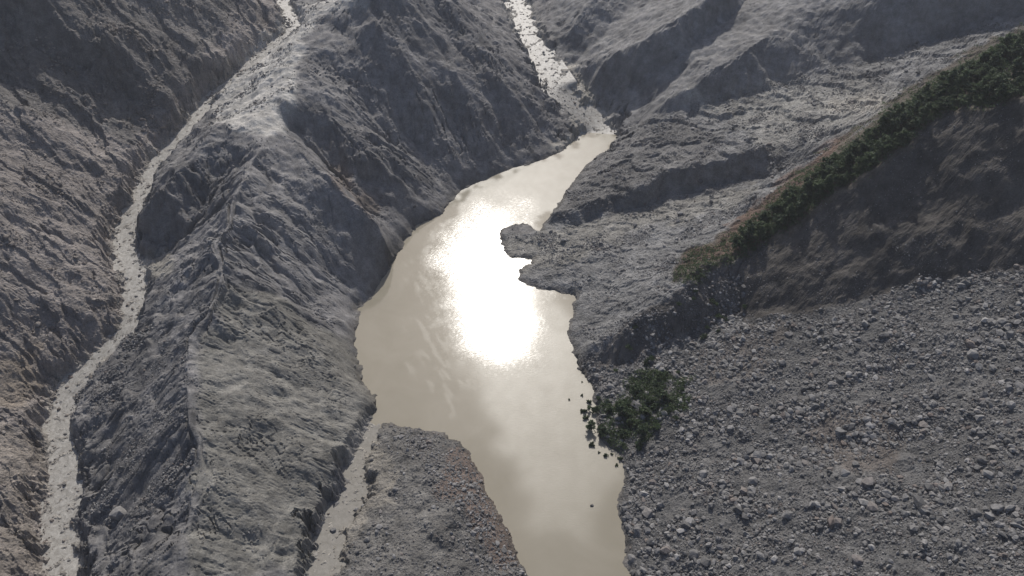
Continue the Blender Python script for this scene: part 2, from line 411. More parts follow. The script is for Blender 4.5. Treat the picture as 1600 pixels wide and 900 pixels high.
# pale silt and gravel margins of the streams
for Q, wd in ((Q_left, 6.5), (Q_up, 13.0), (Q_in, 3.5)):
    d, _ = segdist(Q, 16.0)
    put(np.clip(sstep(wd * 1.15, wd * .4, d + 2.5 * fbm(GX / 5, GY / 5, 161, 4)), 0, 1) * .85, (.29, .273, .245))
# wet mud along the waterline
put(sstep(3.0, .5, dl + .9 * fbm(GX / 3, GY / 3, 165, 3)) * .55, (.085, .076, .064))
# silt settled on gentle ground
zz = blur(Z, 3); ay, ax = grad(zz); slp = np.hypot(ax, ay)
lay = fbm(GX / 40 + Z * .04, GY / 40, 111, 4)
C *= (1 + .28 * lay + .16 * fbm(GX / 8, GY / 8, 115, 3))[..., None]
silt = sstep(.35, .12, slp) * (.25 + .5 * z_top + .3 * z_left)
C = C * (1 - silt[..., None] * .5) + np.array((.26, .245, .225), np.float32) * silt[..., None] * .5
C = np.clip(C * np.array((.98, .975, .955), np.float32), .02, .6)

# ------------------------------------------------------------------ materials
def mat(name):
    m = bpy.data.materials.new(name); m.use_nodes = True
    n = m.node_tree.nodes; l = m.node_tree.links
    return m, n, l, n['Principled BSDF']
def ground_mat(name, gravel, bump, rough_=.92):
    m, n, l, b = mat(name)
    at = n.new('ShaderNodeAttribute'); at.attribute_name = 'tint'
    tc = n.new('ShaderNodeTexCoord')
    n1 = n.new('ShaderNodeTexNoise'); n1.inputs['Scale'].default_value = .22; n1.inputs['Detail'].default_value = 9; n1.inputs['Roughness'].default_value = .68
    n2 = n.new('ShaderNodeTexNoise'); n2.inputs['Scale'].default_value = 1.6; n2.inputs['Detail'].default_value = 5; n2.inputs['Roughness'].default_value = .7
    vo = n.new('ShaderNodeTexVoronoi'); vo.inputs['Scale'].default_value = gravel; vo.inputs['Randomness'].default_value = 1
    for q in (n1, n2, vo): l.new(tc.outputs['Object'], q.inputs['Vector'])
    r1 = n.new('ShaderNodeMapRange'); r1.inputs[1].default_value = .3; r1.inputs[2].default_value = .7; r1.inputs[3].default_value = .62; r1.inputs[4].default_value = 1.4
    l.new(n1.outputs['Fac'], r1.inputs[0])
    r2 = n.new('ShaderNodeMapRange'); r2.inputs[1].default_value = .3; r2.inputs[2].default_value = .7; r2.inputs[3].default_value = .72; r2.inputs[4].default_value = 1.3
    l.new(n2.outputs['Fac'], r2.inputs[0])
    mu = n.new('ShaderNodeMath'); mu.operation = 'MULTIPLY'; l.new(r1.outputs[0], mu.inputs[0]); l.new(r2.outputs[0], mu.inputs[1])
    vm = n.new('ShaderNodeVectorMath'); vm.operation = 'SCALE'; l.new(at.outputs['Color'], vm.inputs[0]); l.new(mu.outputs[0], vm.inputs['Scale'])
    l.new(vm.outputs[0], b.inputs['Base Color'])
    b.inputs['Roughness'].default_value = rough_; b.inputs['Specular IOR Level'].default_value = .25
    ad = n.new('ShaderNodeMath'); ad.operation = 'MULTIPLY_ADD'; l.new(n2.outputs['Fac'], ad.inputs[0]); ad.inputs[1].default_value = 1.6
    l.new(vo.outputs['Distance'], ad.inputs[2])
    bp = n.new('ShaderNodeBump'); bp.inputs['Strength'].default_value = bump; bp.inputs['Distance'].default_value = .55
    l.new(ad.outputs[0], bp.inputs['Height']); l.new(bp.outputs[0], b.inputs['Normal'])
    return m
M_ground = ground_mat('eroded_silt_slope', 1.6, .22)
M_loose = ground_mat('loose_rubble_ground', .9, .8)
def rock_mat(name, lo, hi, red=(.16, .132, .115)):
    m, n, l, b = mat(name)
    at = n.new('ShaderNodeAttribute'); at.attribute_name = 'shade'
    oi = n.new('ShaderNodeObjectInfo'); tc = n.new('ShaderNodeTexCoord'); gm = n.new('ShaderNodeNewGeometry')
    n1 = n.new('ShaderNodeTexNoise'); n1.inputs['Scale'].default_value = 1.1; n1.inputs['Detail'].default_value = 6; n1.inputs['Roughness'].default_value = .65
    l.new(gm.outputs['Position'], n1.inputs['Vector'])
    s = n.new('ShaderNodeMath'); s.operation = 'ADD'; l.new(at.outputs['Fac'], s.inputs[0]); l.new(oi.outputs['Random'], s.inputs[1])
    fr = n.new('ShaderNodeMath'); fr.operation = 'FRACT'; l.new(s.outputs[0], fr.inputs[0])
    cr = n.new('ShaderNodeValToRGB'); e = cr.color_ramp.elements
    e[0].position = 0; e[0].color = (*lo, 1); e[1].position = 1; e[1].color = (*hi, 1)
    k = cr.color_ramp.elements.new(.9); k.color = (*[.5 * (a + c) for a, c in zip(lo, hi)], 1)
    k = cr.color_ramp.elements.new(.82); k.color = (*red, 1)
    k = cr.color_ramp.elements.new(.74); k.color = (*[.4 * a + .6 * c for a, c in zip(lo, hi)], 1)
    l.new(fr.outputs[0], cr.inputs['Fac'])
    r1 = n.new('ShaderNodeMapRange'); r1.inputs[1].default_value = .3; r1.inputs[2].default_value = .7; r1.inputs[3].default_value = .7; r1.inputs[4].default_value = 1.3
    l.new(n1.outputs['Fac'], r1.inputs[0])
    vm = n.new('ShaderNodeVectorMath'); vm.operation = 'SCALE'; l.new(cr.outputs['Color'], vm.inputs[0]); l.new(r1.outputs[0], vm.inputs['Scale'])
    l.new(vm.outputs[0], b.inputs['Base Color']); b.inputs['Roughness'].default_value = .85; b.inputs['Specular IOR Level'].default_value = .3
    bp = n.new('ShaderNodeBump'); bp.inputs['Strength'].default_value = .5; bp.inputs['Distance'].default_value = .25
    l.new(n1.outputs['Fac'], bp.inputs['Height']); l.new(bp.outputs[0], b.inputs['Normal'])
    return m
M_rock = rock_mat('grey_broken_rock', (.10, .097, .094), (.29, .28, .27))
M_rock_brown = rock_mat('brown_broken_rock', (.13, .11, .095), (.30, .27, .24))

def lake_mat():
    m, n, l, b = mat('silty_lake_water')
    at = n.new('ShaderNodeAttribute'); at.attribute_name = 'ruffle'
    tc = n.new('ShaderNodeTexCoord')
    mp = n.new('ShaderNodeMapping'); mp.inputs['Scale'].default_value = (.5, 1.3, 1); mp.inputs['Rotation'].default_value = (0, 0, math.radians(-14)); l.new(tc.outputs['Object'], mp.inputs['Vector'])
    n1 = n.new('ShaderNodeTexNoise'); n1.inputs['Scale'].default_value = 1.3; n1.inputs['Detail'].default_value = 6; n1.inputs['Roughness'].default_value = .6
    l.new(mp.outputs[0], n1.inputs['Vector'])
    n3 = n.new('ShaderNodeTexNoise'); n3.inputs['Scale'].default_value = .045; n3.inputs['Detail'].default_value = 6; n3.inputs['Roughness'].default_value = .6; n3.inputs['Distortion'].default_value = .8
    l.new(tc.outputs['Object'], n3.inputs['Vector'])
    cm = n.new('ShaderNodeMix'); cm.data_type = 'RGBA'
    cm.inputs['A'].default_value = (.252, .227, .174, 1); cm.inputs['B'].default_value = (.282, .255, .20, 1)
    r3 = n.new('ShaderNodeMapRange'); r3.inputs[1].default_value = .35; r3.inputs[2].default_value = .65
    l.new(n3.outputs['Fac'], r3.inputs[0]); l.new(r3.outputs[0], cm.inputs['Factor'])
    l.new(cm.outputs['Result'], b.inputs['Base Color'])
    # calm water and wind-ruffled water side by side, mixed by how much of the surface is ruffled
    b2 = n.new('ShaderNodeBsdfPrincipled'); l.new(cm.outputs['Result'], b2.inputs['Base Color'])
    for q, r_, st_ in ((b, .085, .03), (b2, .40, .16)):
        q.inputs['Roughness'].default_value = r_; q.inputs['IOR'].default_value = 1.333
        bp = n.new('ShaderNodeBump'); bp.inputs['Distance'].default_value = .22; bp.inputs['Strength'].default_value = st_
        l.new(n1.outputs['Fac'], bp.inputs['Height']); l.new(bp.outputs[0], q.inputs['Normal'])
    mx = n.new('ShaderNodeMixShader'); l.new(at.outputs['Fac'], mx.inputs[0]); l.new(b.outputs[0], mx.inputs[1]); l.new(b2.outputs[0], mx.inputs[2])
    b3 = n.new('ShaderNodeBsdfPrincipled'); l.new(cm.outputs['Result'], b3.inputs['Base Color']); b3.inputs['Roughness'].default_value = .175; b3.inputs['IOR'].default_value = 1.333
    bp = n.new('ShaderNodeBump'); bp.inputs['Distance'].default_value = .22; bp.inputs['Strength'].default_value = .3
    l.new(n1.outputs['Fac'], bp.inputs['Height']); l.new(bp.outputs[0], b3.inputs['Normal'])
    ac = n.new('ShaderNodeAttribute'); ac.attribute_name = 'chop'
    m2 = n.new('ShaderNodeMixShader'); l.new(ac.outputs['Fac'], m2.inputs[0]); l.new(mx.outputs[0], m2.inputs[1]); l.new(b3.outputs[0], m2.inputs[2])
    l.new(m2.outputs[0], n['Material Output'].inputs['Surface'])
    return m
M_lake = lake_mat()
def stream_mat(name='muddy_stream_water', cols=((.20, .185, .16, 1), (.45, .43, .39, 1)), bump=.7):
    m, n, l, b = mat(name)
    tc = n.new('ShaderNodeTexCoord')
    n1 = n.new('ShaderNodeTexNoise'); n1.inputs['Scale'].default_value = .5; n1.inputs['Detail'].default_value = 8; n1.inputs['Roughness'].default_value = .75; n1.inputs['Distortion'].default_value = .6
    l.new(tc.outputs['Object'], n1.inputs['Vector'])
    cr = n.new('ShaderNodeValToRGB'); e = cr.color_ramp.elements
    e[0].position = .32; e[0].color = cols[0]; e[1].position = .66; e[1].color = cols[1]
    l.new(n1.outputs['Fac'], cr.inputs['Fac']); l.new(cr.outputs['Color'], b.inputs['Base Color'])
    b.inputs['Roughness'].default_value = .45; b.inputs['IOR'].default_value = 1.333
    bp = n.new('ShaderNodeBump'); bp.inputs['Strength'].default_value = bump; bp.inputs['Distance'].default_value = .4
    l.new(n1.outputs['Fac'], bp.inputs['Height']); l.new(bp.outputs[0], b.inputs['Normal'])
    return m
M_stream = stream_mat()
M_silt = stream_mat('settled_silt_water', ((.175, .164, .143, 1), (.26, .245, .218, 1)), .2)
M_silt.node_tree.nodes['Principled BSDF'].inputs['Roughness'].default_value = .7; M_silt.node_tree.nodes['Principled BSDF'].inputs['Specular IOR Level'].default_value = .25
def leaf_mat(name, a, c):
    m, n, l, b = mat(name)
    oi = n.new('ShaderNodeObjectInfo'); gm = n.new('ShaderNodeNewGeometry')
    n1 = n.new('ShaderNodeTexNoise'); n1.inputs['Scale'].default_value = 1.3; n1.inputs['Detail'].default_value = 3
    l.new(gm.outputs['Position'], n1.inputs['Vector'])
    ad = n.new('ShaderNodeMath'); ad.operation = 'MULTIPLY_ADD'; l.new(oi.outputs['Random'], ad.inputs[0]); ad.inputs[1].default_value = .5; l.new(n1.outputs['Fac'], ad.inputs[2])
    cm = n.new('ShaderNodeMix'); cm.data_type = 'RGBA'; cm.inputs['A'].default_value = (*a, 1); cm.inputs['B'].default_value = (*c, 1)
    r = n.new('ShaderNodeMapRange'); r.inputs[1].default_value = .3; r.inputs[2].default_value = 1.1; l.new(ad.outputs[0], r.inputs[0]); l.new(r.outputs[0], cm.inputs['Factor'])
    l.new(cm.outputs['Result'], b.inputs['Base Color']); b.inputs['Roughness'].default_value = .6; b.inputs['Specular IOR Level'].default_value = .3
    tr = n.new('ShaderNodeBsdfTranslucent'); l.new(cm.outputs['Result'], tr.inputs['Color'])
    mx = n.new('ShaderNodeMixShader'); mx.inputs[0].default_value = .4; l.new(b.outputs[0], mx.inputs[1]); l.new(tr.outputs[0], mx.inputs[2])
    l.new(mx.outputs[0], n['Material Output'].inputs['Surface'])
    return m
M_leaf = leaf_mat('dark_green_foliage', (.042, .062, .034), (.10, .138, .064))
M_bark, _n, _l, _b = mat('bark'); _b.inputs['Base Color'].default_value = (.07, .055, .042, 1); _b.inputs['Roughness'].default_value = .9
_k = _n.new('ShaderNodeTexNoise'); _k.inputs['Scale'].default_value = 6; _q = _n.new('ShaderNodeBump'); _q.inputs['Strength'].default_value = .6; _l.new(_k.outputs['Fac'], _q.inputs['Height']); _l.new(_q.outputs[0], _b.inputs['Normal'])

# ------------------------------------------------------------------ builders
def mesh_np(name, V, Fq, material, attrs=None, smooth=True):
    me = bpy.data.meshes.new(name)
    V = np.ascontiguousarray(V, np.float32); Fq = np.ascontiguousarray(Fq, np.int32); k = Fq.shape[1]
    me.vertices.add(len(V)); me.vertices.foreach_set('co', V.ravel())
    me.loops.add(Fq.size); me.loops.foreach_set('vertex_index', Fq.ravel())
    me.polygons.add(len(Fq)); me.polygons.foreach_set('loop_start', np.arange(0, Fq.size, k, dtype=np.int32))
    me.polygons.foreach_set('use_smooth', np.full(len(Fq), smooth))
    for an, (ty, data) in (attrs or {}).items():
        a = me.attributes.new(an, ty, 'POINT')
        a.data.foreach_set('color' if ty == 'FLOAT_COLOR' else 'value', np.ascontiguousarray(data, np.float32).ravel())
    me.update(calc_edges=True); me.materials.append(material)
    return me
def link(name, me, parent=None, label=None, cat=None, group=None, kind=None):
    o = bpy.data.objects.new(name, me); COL.objects.link(o)
    if parent: o.parent = parent
    if label: o['label'] = label
    if cat: o['category'] = cat
    if group: o['group'] = group
    if kind: o['kind'] = kind
    return o

# ------------------------------------------------------------------ the ground, cut along streams and ridge lines
ny, nx = GX.shape
uq = .25 * (U[:-1, :-1] + U[1:, :-1] + U[:-1, 1:] + U[1:, 1:]); vq = .25 * (Vp[:-1, :-1] + Vp[1:, :-1] + Vp[:-1, 1:] + Vp[1:, 1:])
def qm(m): return m[:-1, :-1] > .5
reg = np.zeros((ny - 1, nx - 1), int)
for i, m in enumerate([z_spur, z_terr, z_left, z_fan, z_scree, z_wood, z_cliff]): reg[qm(m)] = i + 1
reg[(qm(inl) | (dl[:-1, :-1] < 0)) ] = 8
NAMES = [('ridge', M_ground, 'grey eroded ridge between the left stream and the lake', 'ridge'),
         ('hillside', M_ground, 'smooth grey gullied spurs above the terrace across the lake', 'hillside'),
         ('terrace', M_loose, 'rubble covered terrace and low bar jutting into the lake', 'terrace'),
         ('hillside', M_loose, 'brown broken hillside beyond the long narrow stream', 'hillside'),
         ('debris_bank', M_loose, 'low grey debris bank between the silty inlet and the lake', 'bank'),
         ('scree_slope', M_loose, 'wide slope of loose grey rocks beside the lake', 'scree'),
         ('hill_crest', M_loose, 'dark wooded crest above the bare brown cliff', 'crest'),
         ('cliff', M_ground, 'dark brown bare cliff face below the line of trees', 'cliff'),
         ('lake_bed', M_ground, 'silt bed under the muddy lake', 'lake bed')]
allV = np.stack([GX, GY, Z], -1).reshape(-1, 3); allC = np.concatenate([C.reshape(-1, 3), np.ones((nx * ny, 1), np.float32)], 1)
idx = np.arange(nx * ny).reshape(ny, nx)
Q4 = np.stack([idx[:-1, :-1], idx[:-1, 1:], idx[1:, 1:], idx[1:, :-1]], -1).reshape(-1, 4)
for r, (nm, mt, lb, ct) in enumerate(NAMES):
    f = Q4[reg.ravel() == r]
    if not len(f): continue
    u_, inv = np.unique(f, return_inverse=True)
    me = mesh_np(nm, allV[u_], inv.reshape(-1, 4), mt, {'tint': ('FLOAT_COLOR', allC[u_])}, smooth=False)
    link(nm, me, label=lb, cat=ct, kind='structure')

# outer country to the horizon
def outer():
    R = [0, 12, 40, 100, 200, 350, 600, 1000, 1700, 2800, 4500, 7000]
    sk = gs[::16]; yk = gy[::12] if (len(gy) - 1) % 12 == 0 else np.append(gy[::12], gy[-1]); sk = np.append(sk[sk < .999], 1.0)
    ring = [(t * Wd(Y0), Y0) for t in sk] + [(Wd(y), y) for y in yk[1:]] + [(t * Wd(Y1), Y1) for t in sk[::-1][1:]] + [(-Wd(y), y) for y in yk[::-1][1:-1]]
    ring = np.array(ring); c = np.array([0, 380.0]); d = ring - c; d /= np.linalg.norm(d, axis=1)[:, None]
    V = []; hb = hz(ring[:, 0], ring[:, 1])
    for r in R:
        p = ring + d * r
        t = sstep(0, 500, r)
        z = np.clip(hb * (1 - t) + t * (150 + 70 * fbm(p[:, 0] / 900, p[:, 1] / 900, 201, 3) + 50 * fbm(p[:, 0] / 300, p[:, 1] / 300, 205, 3)), 0, 290) - (0.0 if r else .02)
        V.append(np.stack([p[:, 0], p[:, 1], z], -1))
    n = len(ring); V = np.concatenate(V); Fs = []
    for k in range(len(R) - 1):
        for i in range(n):
            j = (i + 1) % n; Fs.append((k * n + i, (k + 1) * n + i, (k + 1) * n + j, k * n + j))
    col = np.tile(np.array([.15, .145, .135, 1], np.float32), (len(V), 1))
    link('mountains', mesh_np('mountains', V, np.array(Fs), M_ground, {'tint': ('FLOAT_COLOR', col)}), label='bare grey mountain country all round the valley', cat='mountains', kind='structure')
outer()

# ------------------------------------------------------------------ water
def build_lake():
    st = .7
    xs = np.arange(LK[:, 0].min() - 9, LK[:, 0].max() + 9, st); ys = np.arange(max(LK[:, 1].min() - 9, Y0 + 2), LK[:, 1].max() + 9, st)
    x, y = np.meshgrid(xs, ys); jj, ii = near(x, y); d = dl[jj, ii]
    keep = d < 4.5
    q = keep[:-1, :-1] & keep[1:, :-1] & keep[:-1, 1:] & keep[1:, 1:]
    id_ = np.arange(x.size).reshape(x.shape)
    f = np.stack([id_[:-1, :-1], id_[:-1, 1:], id_[1:, 1:], id_[1:, :-1]], -1)[q]
    u, v = proj(x, y, 0.0)
    def zn(poly, soft, jit):
        ju = fbm(x / 9, y / 13, 301, 5, .6) * 60 * jit; jv = fbm(x / 9, y / 13, 305, 5, .6) * 60 * jit
        return blur(inpoly(u + ju, v + jv, poly).astype(np.float32), soft)
    # where the wind ruffles the surface
    rf = zn([(735,520),(780,470),(850,485),(890,490),(900,480),(960,640),(965,740),(920,830),(860,840),(790,720),(745,610)], 40, .6) * .95
    rf = np.maximum(rf, zn([(690,345),(735,280),(830,250),(960,190),(970,230),(885,320),(850,352),(780,350),(760,345),(725,350)], 4, .4) * .8)
    chop = zn([(672,415),(705,352),(765,318),(815,318),(835,330),(790,348),(790,380),(835,408),(812,440),(865,456),(800,468),(830,492),(835,535),(800,580),(760,565),(728,520),(708,460),(690,425),(668,470)], 110, .8)
    chop = sstep(.08, 1.0, chop + .16 * fbm(x / 1.2 + y / 6, y / 3.0, 331, 4, .8)) * np.clip(.72 + .5 * fbm(x / 1.3, y / 2, 335, 3, .7), 0, 1)
    core = zn([(668,400),(700,345),(790,338),(812,420),(850,452),(850,490),(830,560),(760,580),(715,540),(690,470)], 5, .55)
    rf = rf * (1 - core) + core * np.clip(.45 + .5 * fbm(x / 4, y / 5, 321, 4, .6), .05, 1)
    streak = sstep(.10, .35, fbm((x + y * .5) / 4, (y - x * .5) / 16, 311, 4)) * zn([(640,400),(720,360),(740,620),(680,640),(650,560)], 8, .6)
    rf = np.clip(np.maximum(rf, streak * .3), 0, 1)
    rf = rf * (.92 + .12 * fbm(x / 5, y / 7, 315, 4, .6)) + .01
    u_, inv = np.unique(f, return_inverse=True)
    V = np.stack([x, y, np.zeros_like(x)], -1).reshape(-1, 3)
    me = mesh_np('lake', V[u_], inv.reshape(-1, 4), M_lake, {'ruffle': ('FLOAT', np.clip(rf, 0, 1).ravel()[u_]), 'chop': ('FLOAT', chop.ravel()[u_])})
    link('lake', me, label='muddy brown lake dammed in the valley with sun glare', cat='lake', kind='structure')
build_lake()
def build_stream(name, Q, wid, label, material=None):
    Q = Q.copy()
    T = np.gradient(Q[:, :2], axis=0); T /= np.linalg.norm(T, axis=1)[:, None] + 1e-9; N = np.stack([-T[:, 1], T[:, 0]], -1)
    m = 9; V = []; ws = np.interp(np.linspace(0, 1, len(Q)), np.linspace(0, 1, len(wid)), wid)
    for k in range(len(Q)):
        for j in range(m):
            o = (j / (m - 1) - .5) * ws[k] * 1.9
            p = Q[k, :2] + N[k] * o
            V.append((p[0], p[1], Q[k, 2] - .28 + .10 * math.sin(k * 1.7 + j) + .12 * mnoise.noise((p[0] * .4, p[1] * .4, 0))))
    V = np.array(V); n = len(Q)
    Fs = [(k * m + j, k * m + j + 1, (k + 1) * m + j + 1, (k + 1) * m + j) for k in range(n - 1) for j in range(m - 1)]
    link(name, mesh_np(name, V, np.array(Fs), material or M_stream), label=label, cat='stream', kind='structure')
build_stream('stream', Q_left, W_left, 'long pale muddy stream winding below the brown hillside')
build_stream('stream', Q_up, W_up, 'pale stony stream running down into the head of the lake')
build_stream('stream', Q_in, W_in, 'short silty trickle beside the low debris bank', M_silt)

# ------------------------------------------------------------------ loose rock
def ico():
    bm = bmesh.new(); bmesh.ops.create_icosphere(bm, subdivisions=1, radius=1)
    v = np.array([p.co[:] for p in bm.verts]); f = np.array([[q.index for q in p.verts] for p in bm.faces]); bm.free(); return v, f
def ico0():
    t = (1 + 5 ** .5) / 2
    v = np.array([(-1,t,0),(1,t,0),(-1,-t,0),(1,-t,0),(0,-1,t),(0,1,t),(0,-1,-t),(0,1,-t),(t,0,-1),(t,0,1),(-t,0,-1),(-t,0,1)], float); v /= np.linalg.norm(v[0])
    f = np.array([(0,11,5),(0,5,1),(0,1,7),(0,7,10),(0,10,11),(1,5,9),(5,11,4),(11,10,2),(10,7,6),(7,1,8),(3,9,4),(3,4,2),(3,2,6),(3,6,8),(3,8,9),(4,9,5),(2,4,11),(6,2,10),(8,6,7),(9,8,1)])
    return v, f
IV, IF = ico0()
def rand_rot(n):
    q = rng.normal(size=(n, 4)); q /= np.linalg.norm(q, axis=1)[:, None]; w_, x, y, z = q.T
    return np.stack([1-2*(y*y+z*z), 2*(x*y-z*w_), 2*(x*z+y*w_), 2*(x*y+z*w_), 1-2*(x*x+z*z), 2*(y*z-x*w_), 2*(x*z-y*w_), 2*(y*z+x*w_), 1-2*(x*x+y*y)], -1).reshape(n, 3, 3)
def rocks_np(px, py, size, sink=.25):
    n = len(px)
    v = IV[None] * (1 + rng.uniform(-.32, .32, (n, 12, 1)))
    v = v * rng.uniform(.55, 1.15, (n, 1, 3))
    v = np.einsum('nij,nkj->nki', rand_rot(n), v)
    v[:, :, 2] *= .8
    v *= size[:, None, None] * .5
    v[:, :, 0] += px[:, None]; v[:, :, 1] += py[:, None]; v[:, :, 2] += (hz(px, py) + size * (.5 - sink) * .45)[:, None]
    f = IF[None] + (np.arange(n) * 12)[:, None, None]
    sh = np.repeat(rng.random(n), 12)
    return v.reshape(-1, 3), f.reshape(-1, 3), sh
U2, V2 = U, Vp
inview = (U2 > -120) & (U2 < 1720) & (Vp > -80) & (Vp < 1000)
area = np.gradient(gy)[:, None] * (Wd(gy) * (gs[1] - gs[0]))[:, None] * np.ones_like(GX)
def scatter(n, dens_map):
    p = (dens_map * inview * area * (dl > 1.0)).ravel().astype(np.float64); p /= p.sum()
    k = rng.choice(p.size, n, p=p); j, i = np.divmod(k, nx)
    return GX[j, i] + rng.uniform(-.5, .5, n), gy[j] + rng.uniform(-.5, .5, n)
def sizes(n, lo, hi, a=2.2):
    u = rng.random(n); return (lo ** -a + u * (hi ** -a - lo ** -a)) ** (-1 / a)
clump = np.clip(.8 + 1.3 * fbm(GX / 14, GY / 14, 401, 4), .02, 2)
clump2 = np.clip(.1 + 1.6 * fbm(GX / 18, GY / 18, 411, 3), .0, 2) ** 1.5
OV = np.array([(1,0,0),(-1,0,0),(0,1,0),(0,-1,0),(0,0,1),(0,0,-1)], float); OF = np.array([(0,2,4),(2,1,4),(1,3,4),(3,0,4),(2,0,5),(1,2,5),(3,1,5),(0,3,5)])
def chips(name, n, dm, lo, hi, material, label):
    x, y = scatter(n, dm); s = sizes(n, lo, hi, 2.0)
    v = OV[None] * (1 + rng.uniform(-.35, .35, (n, 6, 1))) * rng.uniform(.6, 1.2, (n, 1, 3))
    v = np.einsum('nij,nkj->nki', rand_rot(n), v) * s[:, None, None] * .5
    v += np.stack([x, y, hz(x, y) + s * .1], -1)[:, None, :]
    f = OF[None] + (np.arange(n) * 6)[:, None, None]
    link(name, mesh_np(name, v.reshape(-1, 3), f.reshape(-1, 3), material, {'shade': ('FLOAT', np.repeat(rng.random(n), 6))}, smooth=False), label=label, cat='stones', kind='stuff')
def stuff(name, n, dm, lo, hi, material, label, a=2.2):
    x, y = scatter(n, dm); s = sizes(n, lo, hi, a) * np.exp(.55 * fbm(x / 16, y / 16, 421, 3))
    v, f, sh = rocks_np(x, y, s)
    link(name, mesh_np(name, v, f, material, {'shade': ('FLOAT', sh)}, smooth=False), label=label, cat='rubble', kind='stuff')
e_band = zone([(905,560),(1000,505),(1110,425),(1170,440),(1170,520),(1050,560),(1000,600),(920,605)], 3, .6)
fan_edge = zone([(600,655),(720,685),(830,900),(830,1100),(740,1100),(740,900),(680,760),(640,690)], 3, .5)
tint_str = np.minimum(1, 1)
stuff('scree_rubble', 36000, z_scree * clump, .5, 3.2, M_rock, 'countless broken grey rocks covering the wide scree slope', 2.0)
stuff('scree_rubble', 3500, e_band * clump, .5, 2.2, M_rock, 'small dark rocks below the bank of the lower bar')
stuff('bank_rubble', 5200, (z_fan * clump * .45 + fan_edge * 1.1) * (1 - silt_in), .4, 1.8, M_rock, 'small stones strewn over the low debris bank')
stuff('hillside_rubble', 7000, z_left * clump2, .5, 2.2, M_rock_brown, 'brownish stones strewn over the broken hillside')
stuff('terrace_rubble', 7500, z_terr * clump2 * (1 - .8 * z_wood), .5, 2.2, M_rock, 'grey stones strewn over the terrace and the low bar')
lowflank = zone([(150,560),(230,500),(290,540),(300,640),(290,800),(180,900),(120,900),(110,760),(105,680)], 5, 1)
stuff('ridge_rubble', 3800, lowflank * clump2, .4, 1.5, M_rock, 'small stones on the rough lower flank of the ridge above the long stream')
stuff('ridge_rubble', 2600, (z_top * 2 + z_ridge * .06) * clump2, .5, 1.7, M_rock, 'scattered stones on the grey ridge')

chips('scree_chips', 30000, z_scree * (.4 + clump), .35, .9, M_rock, 'small angular chips filling the gaps of the scree slope')
chips('ridge_chips', 9000, (z_ridge + z_spur * .7) * np.clip(clump2 + .04, 0, 2), .3, .9, M_rock, 'small stones scattered over the bare ridge flanks')
chips('terrace_chips', 8000, z_terr * (.2 + clump2), .35, .9, M_rock, 'small stones scattered over the terrace')
chips('cliff_stones', 2500, z_cliff * (.1 + clump2), .3, .9, M_rock, 'scattered stones caught on the dark bare cliff')
def along(Q, wd):
    d, _ = segdist(Q, 14.0); return ((d < 12) * np.exp(-((d - wd * .62) / (wd * .28)) ** 2)).astype(np.float32) + .12 * (d < wd * .6)
stuff('stream_stones', 2600, along(Q_left, 7) + along(Q_up, 8) + .5 * along(Q_in, 4), .4, 1.5, M_rock_brown, 'stones lining the edges of the muddy streams')

def boulder_mesh(seed):
    r = random.Random(seed)
    bm = bmesh.new()
    for k in range(26):
        v = Vector((r.gauss(0, 1), r.gauss(0, 1), r.gauss(0, 1))).normalized()
        s = r.uniform(.82, 1.05); bm.verts.new((v.x * s * r.uniform(.9, 1.1), v.y * s * .82, v.z * s * .66))
    bmesh.ops.convex_hull(bm, input=bm.verts[:])
    for v in [v for v in bm.verts if not v.link_faces]: bm.verts.remove(v)
    bmesh.ops.bevel(bm, geom=bm.edges[:], offset=.05, segments=1, affect='EDGES', clamp_overlap=True)
    bmesh.ops.triangulate(bm, faces=bm.faces[:])
    bmesh.ops.subdivide_edges(bm, edges=[e for e in bm.edges if e.calc_length() > .5], cuts=1)
    for v in bm.verts:
        v.co *= 1 + .10 * mnoise.noise(v.co * 1.8 + Vector((seed, 0, 0))) + .04 * mnoise.noise(v.co * 5 + Vector((seed, 3, 0)))
    me = bpy.data.meshes.new('boulder'); bm.to_mesh(me); bm.free()
    return me
BM = []
for k in range(10):
    me = boulder_mesh(k); me.materials.append(M_rock); BM.append(me)
BMb = []
for me in BM:
    c = me.copy(); c.materials.clear(); c.materials.append(M_rock_brown); BMb.append(c)
def boulder(x, y, s, label, group=None, meshes=BM, z=None):
    o = link('boulder', random.choice(meshes), label=label, cat='boulder', group=group)
    o.scale = (s * .5 * random.uniform(.85, 1.15), s * .5 * random.uniform(.85, 1.15), s * .5 * random.uniform(.8, 1.1))
    o.rotation_euler = (random.uniform(-.3, .3), random.uniform(-.3, .3), random.uniform(0, 6.28))
    o.location = (x, y, float(hz(x, y)) + s * .10 if z is None else z)
    return o
def boulders(n, dm, lo, hi, label, group, meshes=BM):
    x, y = scatter(n, dm)
    for a, c, s in zip(x, y, sizes(n, lo, hi, 1.6)):
        boulder(a, c, s, label(a, c, s) if callable(label) else label, group, meshes)
def scree_label(a, c, s):
    j, i = near(a, c)
    if dl[j, i] < 14: return 'angular grey boulder at the foot of the scree by the waterline'
    if Vp[j, i] < 600: return 'angular grey boulder high on the scree close under the dark cliff'
    if s > 3.7: return 'very large grey boulder standing out among the smaller scree rocks'
    return 'large angular grey boulder among the loose rocks of the open scree'
def bank_label(a, c, s):
    j, i = near(a, c)
    return 'grey boulder on the steep stony edge of the debris bank above the lake' if dl[j, i] < 12 else 'grey boulder on the flat top of the low debris bank'
def hill_label(a, c, s):
    j, i = near(a, c)
    return 'brownish boulder in the dark upper part of the broken hillside' if Vp[j, i] < 230 else ('big brownish boulder on the sunny broken hillside' if s > 2.9 else 'smaller brownish boulder on the sunny broken hillside')
def terrace_label(a, c, s):
    j, i = near(a, c)
    return 'grey boulder on the low bar beside the glaring water' if Z[j, i] < 11 else 'grey boulder on the upper terrace below the smooth grey spurs' 
